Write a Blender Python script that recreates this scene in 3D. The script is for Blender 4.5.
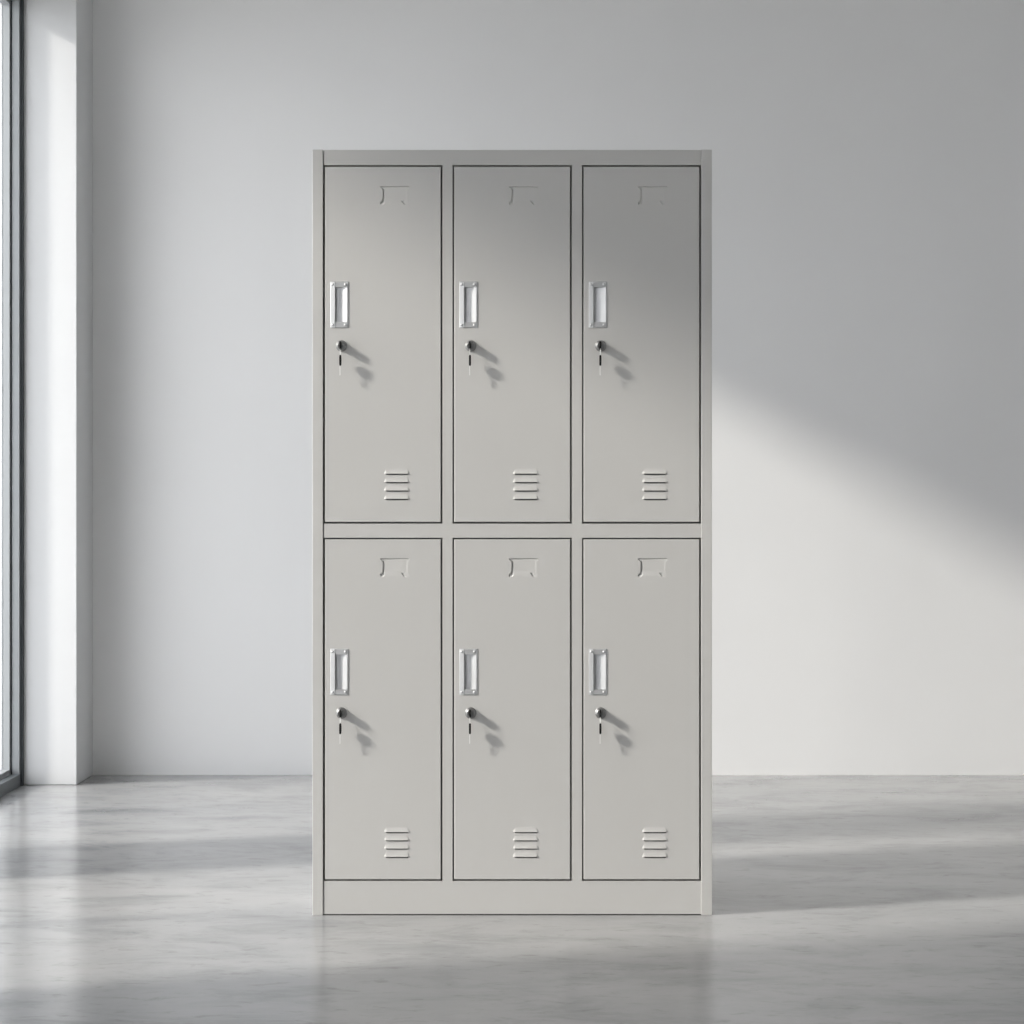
import bpy, math
from mathutils import Vector

S = bpy.context.scene
COL = S.collection
for _o in list(bpy.data.objects):
    bpy.data.objects.remove(_o)

# ------------------------------------------------------------------ camera
FPX = 1955.0                      # focal length in pixels of the 1024 frame
CAM_Y, CAM_Z = -4.4, 0.907
cd = bpy.data.cameras.new('camera')
cam = bpy.data.objects.new('camera', cd)
COL.objects.link(cam)
cam.location = (0, CAM_Y, CAM_Z)
cam.rotation_euler = (math.pi / 2, 0, 0)
cd.sensor_width = 36.0
cd.lens = FPX * 36.0 / 1024.0
cd.clip_start = 0.05
cd.clip_end = 200
S.camera = cam

# ------------------------------------------------------------------ light
w = bpy.data.worlds.new('daylight')
S.world = w
w.use_nodes = True
wn = w.node_tree
wn.nodes.clear()
wo = wn.nodes.new('ShaderNodeOutputWorld')
bg = wn.nodes.new('ShaderNodeBackground')
bg.inputs['Color'].default_value = (0.945, 0.962, 1.0, 1)
bg.inputs['Strength'].default_value = 4.9
wn.links.new(bg.outputs[0], wo.inputs[0])

KY, KZ = 0.2835, 0.54             # the sun drifts this far in and down per metre to the right
sd = bpy.data.lights.new('sun', 'SUN')
sun = bpy.data.objects.new('sun', sd)
COL.objects.link(sun)
sun.rotation_euler = Vector((1, KY, -KZ)).to_track_quat('-Z', 'Y').to_euler()
sun.location = (-6, -2, 5)
sd.energy = 5.6
sd.angle = math.radians(5.0)
sd.color = (1.0, 0.955, 0.885)

S.view_settings.view_transform = 'Standard'
S.view_settings.look = 'None'
S.view_settings.gamma = 1.0
S.view_settings.exposure = 0.0
S.view_settings.use_curve_mapping = False
S.render.film_transparent = False
S.cycles.use_denoising = True
S.cycles.max_bounces = 10
S.cycles.diffuse_bounces = 6
S.cycles.glossy_bounces = 4
S.cycles.transparent_max_bounces = 12
S.cycles.sample_clamp_indirect = 6.0
S.cycles.caustics_reflective = False
S.cycles.caustics_refractive = False

WX = -1.6265                       # inner face of the window wall
WO = -1.8265                       # outer face
ROOM_R, ROOM_B, ROOM_H = 2.7, -7.0, 3.0
BACK_Y = 2.342
PIL_Y = 2.095
BAYS = [(0.7405, 2.095), (-0.937, 0.3465), (-3.6, -2.2)]
HEAD_TOP, HEAD = 2.69, 2.60


def portal(name, loc, rot, sx, sy):
    d = bpy.data.lights.new(name, 'AREA')
    d.shape = 'RECTANGLE'
    d.size, d.size_y = sx, sy
    d.cycles.is_portal = True
    o = bpy.data.objects.new(name, d)
    COL.objects.link(o)
    o.location = loc
    o.rotation_euler = rot


for y0, y1 in BAYS:
    portal('window_portal', (WO - 0.02, (y0 + y1) / 2, HEAD_TOP / 2), (0, -math.pi / 2, 0), HEAD_TOP, y1 - y0)


# ------------------------------------------------------------------ materials
def mat(name, base=(0.8, 0.8, 0.8), rough=0.5, metal=0.0, spec=0.5):
    m = bpy.data.materials.new(name)
    m.use_nodes = True
    b = m.node_tree.nodes['Principled BSDF']
    b.inputs['Base Color'].default_value = (*base, 1)
    b.inputs['Roughness'].default_value = rough
    b.inputs['Metallic'].default_value = metal
    b.inputs['Specular IOR Level'].default_value = spec
    return m, m.node_tree, b


def noise(nt, scale, detail=4, rough=0.5, stretch=(1, 1, 1), dist=0.0, coord='Object'):
    tc = nt.nodes.new('ShaderNodeTexCoord')
    mp = nt.nodes.new('ShaderNodeMapping')
    mp.inputs['Scale'].default_value = stretch
    n = nt.nodes.new('ShaderNodeTexNoise')
    n.inputs['Scale'].default_value = scale
    n.inputs['Detail'].default_value = detail
    n.inputs['Roughness'].default_value = rough
    n.inputs['Distortion'].default_value = dist
    nt.links.new(tc.outputs[coord], mp.inputs[0])
    nt.links.new(mp.outputs[0], n.inputs['Vector'])
    return n.outputs[0]


def ramp(nt, src, stops):
    r = nt.nodes.new('ShaderNodeValToRGB')
    e = r.color_ramp.elements
    while len(e) < len(stops):
        e.new(0.5)
    for i, (p, c) in enumerate(stops):
        e[i].position = p
        e[i].color = (*c, 1) if len(c) == 3 else c
    nt.links.new(src, r.inputs[0])
    return r.outputs[0]


def mixc(nt, a, b, fac, mode='MIX'):
    m = nt.nodes.new('ShaderNodeMix')
    m.data_type = 'RGBA'
    m.blend_type = mode
    if isinstance(fac, (int, float)):
        m.inputs[0].default_value = fac
    else:
        nt.links.new(fac, m.inputs[0])
    nt.links.new(a, m.inputs[6])
    nt.links.new(b, m.inputs[7])
    return m.outputs[2]


def bump(nt, b, h, strength, dist):
    n = nt.nodes.new('ShaderNodeBump')
    n.inputs['Strength'].default_value = strength
    n.inputs['Distance'].default_value = dist
    nt.links.new(h, n.inputs['Height'])
    nt.links.new(n.outputs[0], b.inputs['Normal'])


# wall paint
M_WALL, nt, b = mat('wall_paint', rough=0.85, spec=0.2)
nt.links.new(ramp(nt, noise(nt, 1.3, 3), [(0.3, (0.76, 0.76, 0.76)), (0.7, (0.785, 0.785, 0.785))]), b.inputs['Base Color'])
bump(nt, b, noise(nt, 220, 2), 0.05, 0.001)
M_WHITE, nt, b = mat('white_wall_paint', (0.90, 0.90, 0.895), 0.85, 0, 0.2)
M_CEIL, nt, b = mat('ceiling_paint', (0.78, 0.78, 0.78), 0.9, 0, 0.2)
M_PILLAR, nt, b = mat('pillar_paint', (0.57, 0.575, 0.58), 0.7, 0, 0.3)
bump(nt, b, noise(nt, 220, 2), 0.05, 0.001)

# polished concrete
M_FLOOR, nt, b = mat('polished_concrete', rough=0.2, spec=0.55)
n1 = noise(nt, 0.9, 5, 0.55, (0.6, 1.2, 1), 0.4)
n2 = noise(nt, 5.0, 9, 0.66, (0.6, 1.2, 1), 0.5)
n3 = noise(nt, 26.0, 6, 0.68, (0.55, 1.15, 1), 0.4)
n4 = noise(nt, 90.0, 3, 0.6, (0.5, 1.2, 1), 0.0)
c1 = ramp(nt, n1, [(0.30, (0.275, 0.28, 0.285)), (0.70, (0.355, 0.352, 0.348))])
c2 = ramp(nt, n2, [(0.30, (0.66, 0.67, 0.68)), (0.5, (0.94, 0.94, 0.94)), (0.70, (1.05, 1.045, 1.04))])
c3 = ramp(nt, n3, [(0.30, (0.68, 0.68, 0.68)), (0.44, (0.97, 0.97, 0.97)), (0.8, (1.0, 1.0, 1.0))])
c4 = ramp(nt, n4, [(0.25, (0.75, 0.75, 0.75)), (0.36, (1, 1, 1))])
c = mixc(nt, c1, c2, 1.0, 'MULTIPLY')
c = mixc(nt, c, c3, 0.8, 'MULTIPLY')
c = mixc(nt, c, c4, 0.6, 'MULTIPLY')
nt.links.new(c, b.inputs['Base Color'])
rr = ramp(nt, n2, [(0.3, (0.22, 0.22, 0.22)), (0.75, (0.15, 0.15, 0.15))])
nt.links.new(rr, b.inputs['Roughness'])
bump(nt, b, n3, 0.05, 0.001)

# powder coated steel
M_STEEL, nt, b = mat('powder_coated_steel', (0.575, 0.567, 0.55), 0.42, 0, 0.4)
bump(nt, b, noise(nt, 900, 2), 0.06, 0.0004)
M_INNER, _, _ = mat('locker_inner_steel', (0.30, 0.30, 0.29), 0.6)
M_CHROME, nt, b = mat('satin_chrome', (0.62, 0.625, 0.63), 0.40, 0.55)
bump(nt, b, noise(nt, 60, 3, 0.5, (12, 12, 1)), 0.05, 0.0003)
M_LOCK, _, _ = mat('nickel_lock', (0.36, 0.36, 0.355), 0.34, 0.9)
M_KEY, _, _ = mat('key_metal', (0.90, 0.90, 0.88), 0.4, 0.4)
M_BLACK, _, _ = mat('black_plastic', (0.006, 0.006, 0.006), 0.6, 0, 0.25)
M_FRAME, _, _ = mat('window_aluminium', (0.30, 0.315, 0.325), 0.4, 0.0)
M_SILL_SHADED, _, _ = mat('shaded_sill_metal', (0.10, 0.11, 0.118), 0.5)  # frame metal darkened to carry the backlit shade of the bottom rail
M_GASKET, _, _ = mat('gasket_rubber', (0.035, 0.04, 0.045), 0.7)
M_TERR, nt, b = mat('terrace_paving', rough=0.8)
nt.links.new(ramp(nt, noise(nt, 2.0, 4), [(0.3, (0.45, 0.45, 0.44)), (0.7, (0.55, 0.55, 0.54))]), b.inputs['Base Color'])
M_BLOCKER, _, _ = mat('blocker_render', (0.6, 0.6, 0.6), 0.8)

# thin window glass: clear with a mirror reflection that grows towards grazing
M_GLASS = bpy.data.materials.new('window_glass')
M_GLASS.use_nodes = True
nt = M_GLASS.node_tree
nt.nodes.clear()
go = nt.nodes.new('ShaderNodeOutputMaterial')
mx = nt.nodes.new('ShaderNodeMixShader')
fr = nt.nodes.new('ShaderNodeFresnel')
fr.inputs[0].default_value = 1.3
tr = nt.nodes.new('ShaderNodeBsdfTransparent')
tr.inputs[0].default_value = (0.965, 0.967, 0.967, 1)
gl = nt.nodes.new('ShaderNodeBsdfGlossy')
gl.inputs['Roughness'].default_value = 0.02
ge = nt.nodes.new('ShaderNodeNewGeometry')
inv = nt.nodes.new('ShaderNodeMath')
inv.operation = 'SUBTRACT'
inv.inputs[0].default_value = 1.0
nt.links.new(ge.outputs['Backfacing'], inv.inputs[1])
mu_ = nt.nodes.new('ShaderNodeMath')
mu_.operation = 'MULTIPLY'
nt.links.new(fr.outputs[0], mu_.inputs[0])
nt.links.new(inv.outputs[0], mu_.inputs[1])
nt.links.new(mu_.outputs[0], mx.inputs[0])
nt.links.new(tr.outputs[0], mx.inputs[1])
nt.links.new(gl.outputs[0], mx.inputs[2])
nt.links.new(mx.outputs[0], go.inputs[0])


# ------------------------------------------------------------------ mesh helpers
class MB:
    def __init__(self):
        self.v, self.f, self.s = [], [], []

    def add(self, verts, faces, smooth=False):
        n = len(self.v)
        self.v += [tuple(p) for p in verts]
        self.f += [tuple(i + n for i in q) for q in faces]
        self.s += [smooth] * len(faces)
        return self

    def box(self, x0, x1, y0, y1, z0, z1):
        v = [(x, y, z) for x in (x0, x1) for y in (y0, y1) for z in (z0, z1)]
        f = [(0, 1, 3, 2), (4, 6, 7, 5), (0, 4, 5, 1), (2, 3, 7, 6), (0, 2, 6, 4), (1, 5, 7, 3)]
        return self.add(v, f)

    def grid(self, rows, smooth=False, close_u=False, flip=False):
        nr, nc = len(rows), len(rows[0])
        v = [p for r in rows for p in r]
        f = []
        for i in range(nr - 1):
            for j in range(nc if close_u else nc - 1):
                k = (j + 1) % nc
                q = (i * nc + j, i * nc + k, (i + 1) * nc + k, (i + 1) * nc + j)
                f.append(q[::-1] if flip else q)
        return self.add(v, f, smooth)

    def slab(self, us, vs, holes, t0, t1, axes='xzy', chamfer=0.0):
        """a closed slab over the grid us x vs with rectangular cells left out;
        t0 is the front face, t1 the back face; chamfer pulls the outer rim of the front back"""
        def P(u, v, t):
            d = dict(zip(axes, (u, v, t)))
            return (d['x'], d['y'], d['z'])
        nu, nv = len(us), len(vs)

        def solid(i, j):
            if i < 0 or j < 0 or i >= nu - 1 or j >= nv - 1:
                return False
            cu, cv = (us[i] + us[i + 1]) / 2, (vs[j] + vs[j + 1]) / 2
            return not any(a < cu < b_ and c_ < cv < d_ for a, b_, c_, d_ in holes)
        verts, idx, faces = [], {}, []

        def vid(i, j, k):
            key = (i, j, k)
            if key not in idx:
                t = t0 if k == 0 else t1
                if k == 0 and chamfer and (i in (0, nu - 1) or j in (0, nv - 1)):
                    t = t0 + math.copysign(chamfer, t1 - t0)
                idx[key] = len(verts)
                verts.append(P(us[i], vs[j], t))
            return idx[key]
        for i in range(nu - 1):
            for j in range(nv - 1):
                if not solid(i, j):
                    continue
                faces.append((vid(i, j, 0), vid(i + 1, j, 0), vid(i + 1, j + 1, 0), vid(i, j + 1, 0)))
                faces.append((vid(i, j, 1), vid(i, j + 1, 1), vid(i + 1, j + 1, 1), vid(i + 1, j, 1)))
                for (di, dj, a, c_) in ((-1, 0, (i, j + 1), (i, j)), (1, 0, (i + 1, j), (i + 1, j + 1)),
                                        (0, -1, (i, j), (i + 1, j)), (0, 1, (i + 1, j + 1), (i, j + 1))):
                    if not solid(i + di, j + dj):
                        faces.append((vid(*a, 0), vid(*a, 1), vid(*c_, 1), vid(*c_, 0)))
        return self.add(verts, faces)

    def build(self, name, material, parent=None, loc=(0, 0, 0), bevel=0.0, seg=2):
        me = bpy.data.meshes.new(name)
        me.from_pydata(self.v, [], self.f)
        me.polygons.foreach_set('use_smooth', self.s)
        me.materials.append(material)
        import bmesh
        bm = bmesh.new()
        bm.from_mesh(me)
        bmesh.ops.recalc_face_normals(bm, faces=bm.faces)
        bm.to_mesh(me)
        bm.free()
        me.update()
        o = bpy.data.objects.new(name, me)
        COL.objects.link(o)
        o.location = loc
        if parent:
            o.parent = parent
        if bevel:
            m = o.modifiers.new('bevel', 'BEVEL')
            m.width = bevel
            m.segments = seg
            m.limit_method = 'ANGLE'
        return o


def tag(o, label=None, cat=None, group=None, kind=None):
    if label:
        o['label'] = label
    if cat:
        o['category'] = cat
    if group:
        o['group'] = group
    if kind:
        o['kind'] = kind
    return o


def empty(name, loc=(0, 0, 0), parent=None):
    o = bpy.data.objects.new(name, None)
    o.empty_display_size = 0.1
    COL.objects.link(o)
    o.location = loc
    if parent:
        o.parent = parent
    return o


# ------------------------------------------------------------------ the setting
def struct(o, label, cat):
    return tag(o, label, cat, kind='structure')


struct(MB().box(WO, ROOM_R + 0.2, ROOM_B - 0.2, BACK_Y + 0.2, -0.12, 0).build('floor', M_FLOOR),
       'polished grey concrete floor with long window light bands', 'floor')
struct(MB().box(WO, ROOM_R + 0.2, ROOM_B - 0.2, BACK_Y + 0.2, ROOM_H, ROOM_H + 0.25).build('ceiling', M_CEIL),
       'white ceiling above the room, out of the frame', 'ceiling')
struct(MB().box(WO, ROOM_R + 0.2, BACK_Y, BACK_Y + 0.2, 0, ROOM_H).build('wall_back', M_WALL),
       'plain light grey wall behind the lockers', 'wall')
struct(MB().box(ROOM_R, ROOM_R + 0.2, ROOM_B, BACK_Y, 0, ROOM_H).build('wall_right', M_WHITE),
       'plain side wall to the right of the frame', 'wall')
ys = sorted({ROOM_B, PIL_Y} | {y for bay in BAYS for y in bay})
struct(MB().slab(ys, [0, HEAD_TOP, ROOM_H], [(a, b_, 0, HEAD_TOP) for a, b_ in BAYS], WX, WO, 'yzx').build('wall_left', M_WALL),
       'window wall of piers between tall glazed bays', 'wall')
struct(MB().box(WO, ROOM_R + 0.2, ROOM_B - 0.2, ROOM_B, 0, ROOM_H).build('wall_front', M_WALL),
       'plain wall behind the viewpoint', 'wall')
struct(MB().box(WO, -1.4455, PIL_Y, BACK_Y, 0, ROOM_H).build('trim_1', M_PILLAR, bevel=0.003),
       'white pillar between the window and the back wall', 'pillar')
struct(MB().box(-40, WO, -40, 40, -0.2, -0.05).build('terrace', M_TERR), 'pale paving outside the tall windows', 'terrace')
cn = struct(MB().box(-3.6, WO, -3.0, 0.0, 3.37, 3.49).build('blocker', M_BLOCKER),  # unseen slab added outside to cast the soft shade on the lockers
            'flat canopy added outside above the second window bay to shade the lockers', 'blocker')


def window(n, y0, y1, mull, label):
    root = empty('window_%d' % n, (WX, (y0 + y1) / 2, 0))
    struct(root, label, 'window')
    cy = (y0 + y1) / 2
    a, b_ = y0 - cy, y1 - cy
    fw = 0.0265
    fr_ = MB()
    H = HEAD_TOP
    # outer frame: jambs, head and bottom rail (room face at x = -0.0035)
    fr_.box(-0.028, -0.0035, a, a + fw, 0, H)
    fr_.box(-0.028, -0.0035, b_ - fw, b_, 0, H)
    fr_.box(-0.028, 0.0, a + fw, b_ - fw, HEAD, H)
    fr_.box(-0.061, -0.0315, a, a + fw * 0.9, 0, H)
    fr_.box(-0.061, -0.0315, b_ - fw * 0.9, b_, 0, H)
    fr_.box(-0.061, -0.0315, a + fw, b_ - fw, HEAD, H)
    fr_.box(-0.061, -0.0315, a + fw, b_ - fw, 0, 0.042)
    fr_.build('window_frame', M_FRAME, root, bevel=0.0012)
    MB().box(-0.028, 0.0, a + fw, b_ - fw, 0, 0.040).build('sill', M_SILL_SHADED, root, bevel=0.0015)
    sa, sb = a + fw * 0.9, b_ - fw * 0.9
    s = MB()
    s.box(-0.060, -0.033, sa, sa + 0.012, 0.042, HEAD)
    s.box(-0.060, -0.033, sb - 0.012, sb, 0.042, HEAD)
    s.box(-0.060, -0.033, sa + 0.012, sb - 0.012, 0.042, 0.056)
    s.box(-0.060, -0.033, sa + 0.012, sb - 0.012, HEAD - 0.014, HEAD)
    s.build('sash', M_FRAME, root, bevel=0.001)
    m = mull - cy
    MB().box(-0.064, -0.030, m - 0.009, m + 0.009, 0.056, HEAD - 0.014).build('mullion', M_FRAME, root, bevel=0.001)
    for p, q in ((sa + 0.012, m - 0.009), (m + 0.009, sb - 0.012)):
        MB().box(-0.0585, -0.0545, p, q, 0.056, HEAD - 0.014).build('pane', M_GLASS, root)
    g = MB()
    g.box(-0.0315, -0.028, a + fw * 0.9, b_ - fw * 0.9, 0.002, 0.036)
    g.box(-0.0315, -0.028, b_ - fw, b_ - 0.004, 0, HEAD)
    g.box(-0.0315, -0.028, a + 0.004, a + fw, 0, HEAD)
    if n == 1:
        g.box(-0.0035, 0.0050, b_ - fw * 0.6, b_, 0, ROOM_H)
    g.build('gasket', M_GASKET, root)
    return root


wl = ['tall grey framed window beside the white pillar',
      'second tall window from the pillar, beside the lockers',
      'third tall window from the pillar, beside the viewpoint']
for i, ((y0, y1), mu) in enumerate(zip(BAYS, (1.40, -0.283, -2.9))):
    window(i + 1, y0, y1, mu, wl[i])

# ------------------------------------------------------------------ the locker
PX = 1.0 / 444.4                  # one photo pixel on the locker's front


def X(px):
    return (px - 512.0) * PX


def Z(py):
    return (915.0 - py) * PX


DEPTH = 0.45
LX0, LX1 = X(312.5), X(712.0)
IX0, IX1 = X(323.6), X(701.0)
ZT = Z(149.5)
ROWS = [(Z(523.6), Z(164.9)), (Z(881.1), Z(537.7))]           # openings (bottom, top)
COLS = [(X(323.6), X(442.4)), (X(452.5), X(571.8)), (X(582.0), X(700.6))]
COLS[0] = (IX0, COLS[0][1])
COLS[2] = (COLS[2][0], IX1 - 0.0008)
GAP = 0.0038

locker = empty('locker', (0, 0, 0))
tag(locker, 'light grey six-door steel locker standing on polished concrete floor', 'locker')

for sgn, a, b_, c_, d_ in ((-1, LX0, IX0 - 0.0016, LX0, LX0 + 0.0015), (1, IX1 + 0.0004, LX1, LX1 - 0.0015, LX1)):
    m = MB()
    m.box(a, b_, -0.0012, 0.030, 0, ZT)
    m.box(c_, d_, 0.030, DEPTH, 0, ZT)
    m.build('side_panel', M_STEEL, locker, bevel=0.0009)

FZ = 0.0022
MB().slab([IX0, IX1], [Z(164.9), ZT - 0.0006], [], 0, 0.02, chamfer=0.0003).build('top_rail', M_STEEL, locker)
MB().slab([IX0, IX1], [FZ, Z(881.1)], [], 0, 0.02, chamfer=0.0003).build('kick_plate', M_STEEL, locker)
for a, b_ in ((COLS[0][1], COLS[1][0]), (COLS[1][1], COLS[2][0])):
    MB().slab([a, b_], [Z(881.1), Z(164.9)], [], 0, 0.02).build('stile', M_STEEL, locker)
mr = MB()
for a, b_ in COLS:
    if b_ > X(690):
        b_ = IX1
    mr.slab([a, b_], [ROWS[1][1], ROWS[0][0]], [], 0, 0.02)
mr.build('middle_rail', M_STEEL, locker)
# carcass
MB().box(LX0 + 0.0015, LX1 - 0.0015, 0.02, DEPTH, ZT - 0.0035, ZT - 0.0006).build('top_panel', M_STEEL, locker)
MB().box(LX0 + 0.0015, LX1 - 0.0015, DEPTH - 0.0015, DEPTH, 0.01, ZT - 0.0035).build('back_panel', M_INNER, locker)
MB().box(LX0 + 0.0015, LX1 - 0.0015, 0.03, DEPTH - 0.0015, Z(878), Z(876)).build('bottom_panel', M_INNER, locker)
for a, b_ in ((COLS[0][1], COLS[1][0]), (COLS[1][1], COLS[2][0])):
    c_ = (a + b_) / 2
    MB().box(c_ - 0.001, c_ + 0.001, 0.02, DEPTH - 0.0015, Z(876), ZT - 0.0035).build('partition', M_INNER, locker)
MB().box(LX0 + 0.0015, LX1 - 0.0015, 0.03, DEPTH - 0.002, Z(532), Z(530)).build('shelf', M_INNER, locker)
st = MB()                         # rebate strips behind the door gaps
for a, b_ in COLS:
    for z0, z1 in ROWS:
        st.slab([a - 0.004, a + 0.012, b_ - 0.012, b_ + 0.004], [z0 - 0.004, z0 + 0.012, z1 - 0.012, z1 + 0.004],
                [(a + 0.012, b_ - 0.012, z0 + 0.012, z1 - 0.012)], 0.0205, 0.022)
st.build('door_rebate', M_INNER, locker)


def sstep(e0, e1, x):
    t = max(0.0, min(1.0, (x - e0) / (e1 - e0)))
    return t * t * (3 - 2 * t)


# card slot pressed into the door, in photo pixels from its top centre (u right, v down)
SLU, SLV0, SLV1 = 18.0, -5.0, 23.0


def slot_depth(u, v):
    # body of the pressing: waisted sides, flared top corners, deepest at the top left
    hw_ = 11.9 + 2.7 * (1 - sstep(1.2, 3.2, v)) + 0.35 * sstep(9, 15, v)
    left = sstep(-0.2, 0.45, hw_ + u)
    right = sstep(-0.9, 0.9, hw_ - u)
    body = left * right * sstep(-0.2, 0.45, v) * (1 - sstep(11.5, 18.0, v))
    tilt = 1.0 - 0.72 * max(0.0, min(1.0, (u + 12) / 24.0))

    def notch(cx, cy, ax, ay, sk):
        du, dv = u - cx, v - cy
        du -= sk * dv
        r = math.sqrt((du / ax) ** 2 + (dv / ay) ** 2)
        return 1 - sstep(0.8, 1.15, r)
    n = max(0.9 * notch(-12.2, 16.0, 2.1, 2.2, -0.3), 0.55 * notch(10.6, 16.2, 3.3, 2.3, 0.6))
    # the notches rise again towards the right
    if u < 0:
        n *= 1 - sstep(-13.5, -9.5, u) * 0.7
    else:
        n *= 1 - sstep(8.5, 13.5, u) * 0.8
    base = 0.0014 * max(body * tilt, n)
    # sharp crease where the steel was drawn in: along the top, the left side and the notch lips
    cl = math.exp(-((u + hw_ - 0.5) / 0.5) ** 2) * sstep(1.5, 2.5, v) * (1 - sstep(16.0, 17.5, v))
    ct = math.exp(-((v - 0.35) / 0.42) ** 2) * sstep(-15.0, -14.2, u) * (1 - sstep(13.0, 14.0, u)) * 0.7
    cr = math.exp(-((u - 8.2 - 0.7 * (v - 16.0)) / 0.55) ** 2) * sstep(14.0, 14.8, v) * (1 - sstep(17.3, 18.2, v))
    cf = math.exp(-((u + 14.0) / 0.55) ** 2 - ((v - 16.8) / 1.2) ** 2)
    return base + 0.0030 * max(cl, ct, cr, cf)


slot_mb = MB()
rows = []
nu, nv = 145, 113
for j in range(nv):
    v = SLV0 + (SLV1 - SLV0) * j / (nv - 1)
    rows.append([((-SLU + 2 * SLU * i / (nu - 1)) * PX, slot_depth(-SLU + 2 * SLU * i / (nu - 1), v), -v * PX) for i in range(nu)])
slot_mb.grid(rows, smooth=True)

# louvre hood, origin at the middle of its lower lip
LH, LW, LP = 5.6 * PX, 12.7 * PX, 0.0020
louver_mb = MB()
NR, NC = 10, 28


def hood(s, off=0.0):
    out = []
    for j in range(NR + 1):
        v = j / NR
        zz = LH * (1 - v)
        half = LW - 2.2 * PX * (1 - v) ** 1.2
        row = []
        for i in range(NC + 1):
            t = -1 + 2 * i / NC
            # more columns near the two ends
            t = math.copysign(1 - (1 - abs(t)) ** 1.8, t)
            d = (1 - abs(t)) * half
            end = min(1.0, d / (2.2 * PX)) ** 0.8
            p = LP * v ** 1.7 * math.sin(end * math.pi / 2)
            row.append((t * half, -p + off * (1 if p > off else 0), zz))
        out.append(row)
    return out


louver_mb.grid(hood(1), smooth=True)
ho = hood(1)
lip = ho[-1]
louver_mb.grid([lip, [(x, min(0.0, y + 0.0008), z) for x, y, z in lip]])

# flush pull: profile across the plate
HW, HH = 9.1, 23.2                # half width and half height in photo pixels
hm = MB()


def prof(scoop):
    pts = [(-HW, 0.0), (-HW + 0.4, 0.5), (-HW + 4.4, 2.1), (-HW + 4.9, 1.9)]
    n = 20
    for i in range(n + 1):
        t = i / n
        u = -HW + 5.0 + t * (2 * HW - 6.6)
        if scoop:
            pts.append((u, 1.3 - 7.5 * math.cos(math.pi / 2 * t) ** 1.1))
        else:
            pts.append((u, 1.5))
    pts += [(HW - 1.2, 1.6), (HW - 0.8, 1.4), (HW - 0.2, 0.7), (HW, 0.0)]
    return pts


def hrow(py, scoop, lift=1.0):
    return [(u * PX, -y * 0.001 * (lift if y > 0 else 1), py * PX) for u, y in prof(scoop)]


EE = HH - 5.8
rws = [hrow(HH, 0, 0.0), hrow(HH - 0.3, 0, 0.75), hrow(HH - 0.9, 0, 1), hrow(EE + 0.02, 0), hrow(EE, 1)]
rws += [hrow(-EE, 1), hrow(-EE - 0.02, 0), hrow(-HH + 0.9, 0, 1), hrow(-HH + 0.3, 0, 0.75), hrow(-HH, 0, 0.0)]
hm.grid(rws)


def disc_dome(m, cx, cz, y0, r, h, n=14):
    rows_ = []
    for k in range(5):
        a = k / 4 * math.pi / 2
        rows_.append([(cx + r * math.cos(a) * math.cos(2 * math.pi * i / n), y0 - h * math.sin(a),
                       cz + r * math.cos(a) * math.sin(2 * math.pi * i / n)) for i in range(n)])
    m.grid(rows_, smooth=True, close_u=True)


for u in (-HW + 2.5, HW - 3.0):
    for v_ in (HH - 3.0, -HH + 3.0):
        disc_dome(hm, u * PX, v_ * PX, -0.0013, 0.0032, 0.0016)


def lathe(m, pts, n=28, smooth=False):
    m.grid([[(r * math.cos(2 * math.pi * i / n), y, r * math.sin(2 * math.pi * i / n)) for i in range(n)] for r, y in pts],
           smooth=smooth, close_u=True)


lock_mb = MB()
lathe(lock_mb, [(0.0128, 0.0), (0.0128, -0.0015), (0.0118, -0.0026), (0.0100, -0.0030), (0.0096, -0.0072),
                (0.0086, -0.0082), (0.0064, -0.0082), (0.0062, -0.0068), (0.0005, -0.0068)])


def bow(m, cy, cz, ay, az, th, n=28):
    """oval key head standing in the y-z plane"""
    prof_ = [(-th / 2, 0.82), (-th / 2 + 0.0006, 0.95), (-0.0002, 1.0), (0.0002, 1.0), (th / 2 - 0.0006, 0.95), (th / 2, 0.82)]
    rows_ = []
    for x, s in [(-th / 2, 0.02)] + prof_ + [(th / 2, 0.02)]:
        rows_.append([(x, cy + ay * s * math.cos(2 * math.pi * i / n), cz + az * s * math.sin(2 * math.pi * i / n)) for i in range(n)])
    m.grid(rows_, close_u=True)


protos = {}


def place(key, name, mb, material, parent, loc, bevel=0.0, label=None):
    """first use builds the mesh, later uses are copies that share it"""
    if key in protos:
        o = protos[key].copy()
        COL.objects.link(o)
        o.parent = parent
        o.location = loc
    else:
        o = mb.build(name, material, parent, loc, bevel)
        protos[key] = o
    if label:
        o['label'] = label
    return o


DT = 0.018
HX = (339.4, 468.5, 597.9)
LXs = (341.5, 470.7, 600.7)
SX = (395.0, 523.9, 653.0)
VX = (396.8, 525.8, 655.0)
HY = (304.6, 671.8)
LY = (345.9, 713.0)
SY = (186.3, 558.6)
VY = ((474.3, 482.7, 491.1, 499.5), (832.6, 840.9, 849.1, 857.4))
pos_words = ('left', 'middle', 'right')
row_words = ('top', 'bottom')

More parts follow.
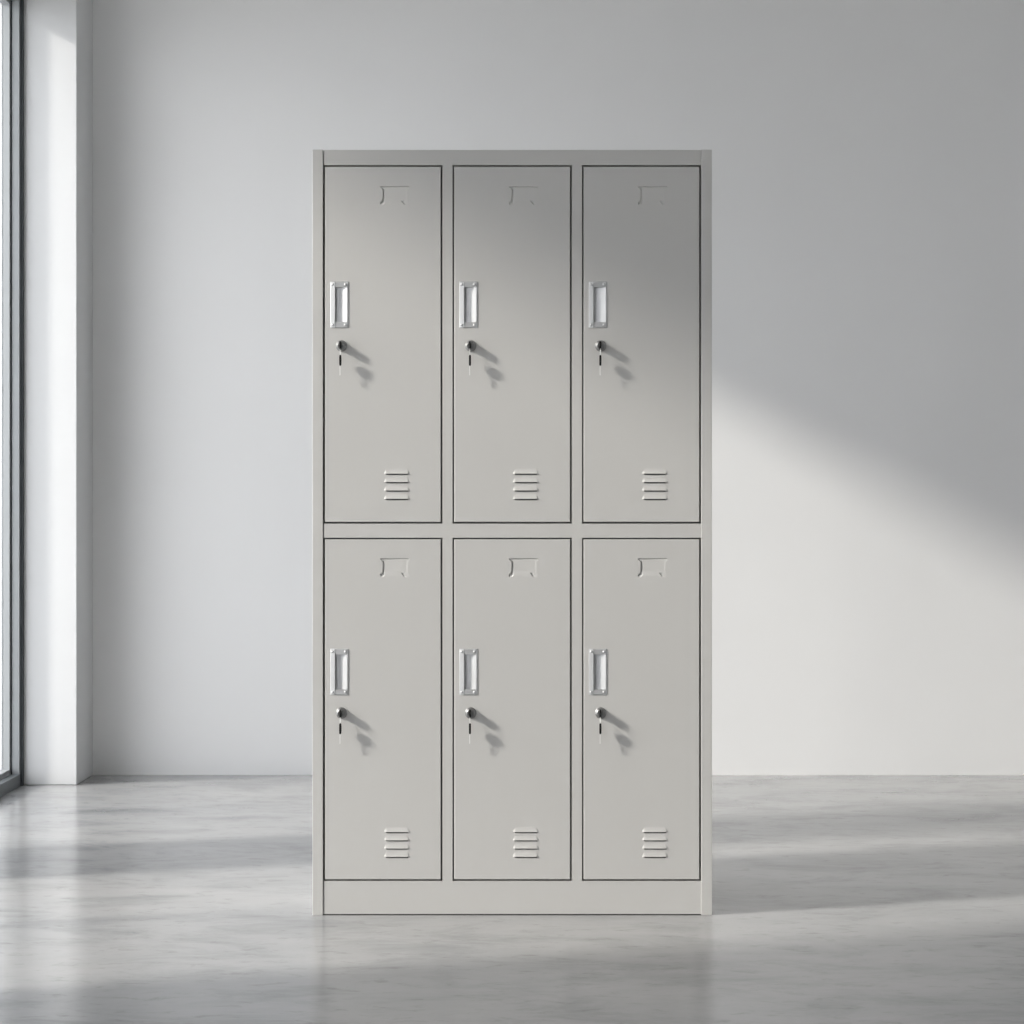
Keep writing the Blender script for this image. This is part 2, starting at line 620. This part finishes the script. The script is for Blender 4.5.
for r in range(2):
    for c in range(3):
        x0, x1 = COLS[c][0] + GAP, COLS[c][1] - GAP
        if c == 0:
            x0 = COLS[c][0] + GAP * 0.8
        if c == 2:
            x1 = COLS[c][1] - GAP * 0.8
        z0, z1 = ROWS[r][0] + GAP, ROWS[r][1] - GAP
        hx, hz = X(HX[c]), Z(HY[r])
        holes = [(hx - 7.6 * PX, hx + 8.0 * PX, hz - 20 * PX, hz + 20 * PX)]
        sx, sz = X(SX[c]), Z(SY[r])
        holes.append((sx - SLU * PX, sx + SLU * PX, sz - SLV1 * PX, sz - SLV0 * PX))
        vx = X(VX[c])
        for vy in VY[r]:
            vz = Z(vy) + 0.0016
            holes.append((vx - LW + 0.004, vx + LW - 0.0035, vz - 0.0026, vz + 0.0040))
        ch = 0.0009
        us = sorted({x0, x0 + ch, x1 - ch, x1} | {h[0] for h in holes} | {h[1] for h in holes})
        vs = sorted({z0, z0 + ch, z1 - ch, z1} | {h[2] for h in holes} | {h[3] for h in holes})
        door = MB().slab(us, vs, holes, 0.0, DT, chamfer=ch).build('door', M_STEEL, locker)
        place('card', 'card_slot', slot_mb, M_STEEL, door, (sx, 0, sz))
        for vy in VY[r]:
            place('louver', 'louver', louver_mb, M_STEEL, door, (vx, 0, Z(vy) + 0.0016))
        place('handle', 'handle', hm, M_CHROME, door, (hx, 0, hz), label='silver recessed pull')
        place('lock', 'lock', lock_mb, M_LOCK, door, (X(LXs[c]), 0, Z(LY[r])), label='round silver lock')

        kx = X(LXs[c]) - 0.7 * PX
        ks = empty('locker_keys', (kx, 0, Z(LY[r])))
        tag(ks, 'two black headed keys on a ring in the lock of the %s %s door' % (row_words[r], pos_words[c]), 'keys',
            'keys hanging from the locker locks')
        b1 = MB()
        bow(b1, -0.0135, -0.0004, 0.0054, 0.0100, 0.0046)
        k1 = place('bow1', 'key', b1, M_BLACK, ks, (0, 0, 0))
        place('blade1', 'key_blade', MB().box(-0.0007, 0.0007, -0.0095, -0.0070, -0.0035, 0.0035), M_KEY, k1, (0, 0, 0))
        n = 20
        rg = MB()
        rg.grid([[(0.0005 * math.sin(2 * math.pi * j / 8),
                   -0.0155 + (0.0062 + 0.0005 * math.cos(2 * math.pi * j / 8)) * math.cos(2 * math.pi * i / n),
                   -0.0146 + (0.0072 + 0.0005 * math.cos(2 * math.pi * j / 8)) * math.sin(2 * math.pi * i / n)) for j in range(8)]
                 for i in range(n + 1)], smooth=True, close_u=True)
        place('ring', 'key_ring', rg, M_KEY, ks, (0, 0, 0))
        b2 = MB()
        bow(b2, -0.0155, -0.0335, 0.0056, 0.0125, 0.0046)
        k2 = place('bow2', 'key', b2, M_BLACK, ks, (0.1 * PX, 0, 0))
        place('blade2', 'key_blade', MB().box(-0.0009, 0.0009, -0.0165, -0.0142, -0.067, -0.0455), M_KEY, k2, (-0.3 * PX, 0, 0))
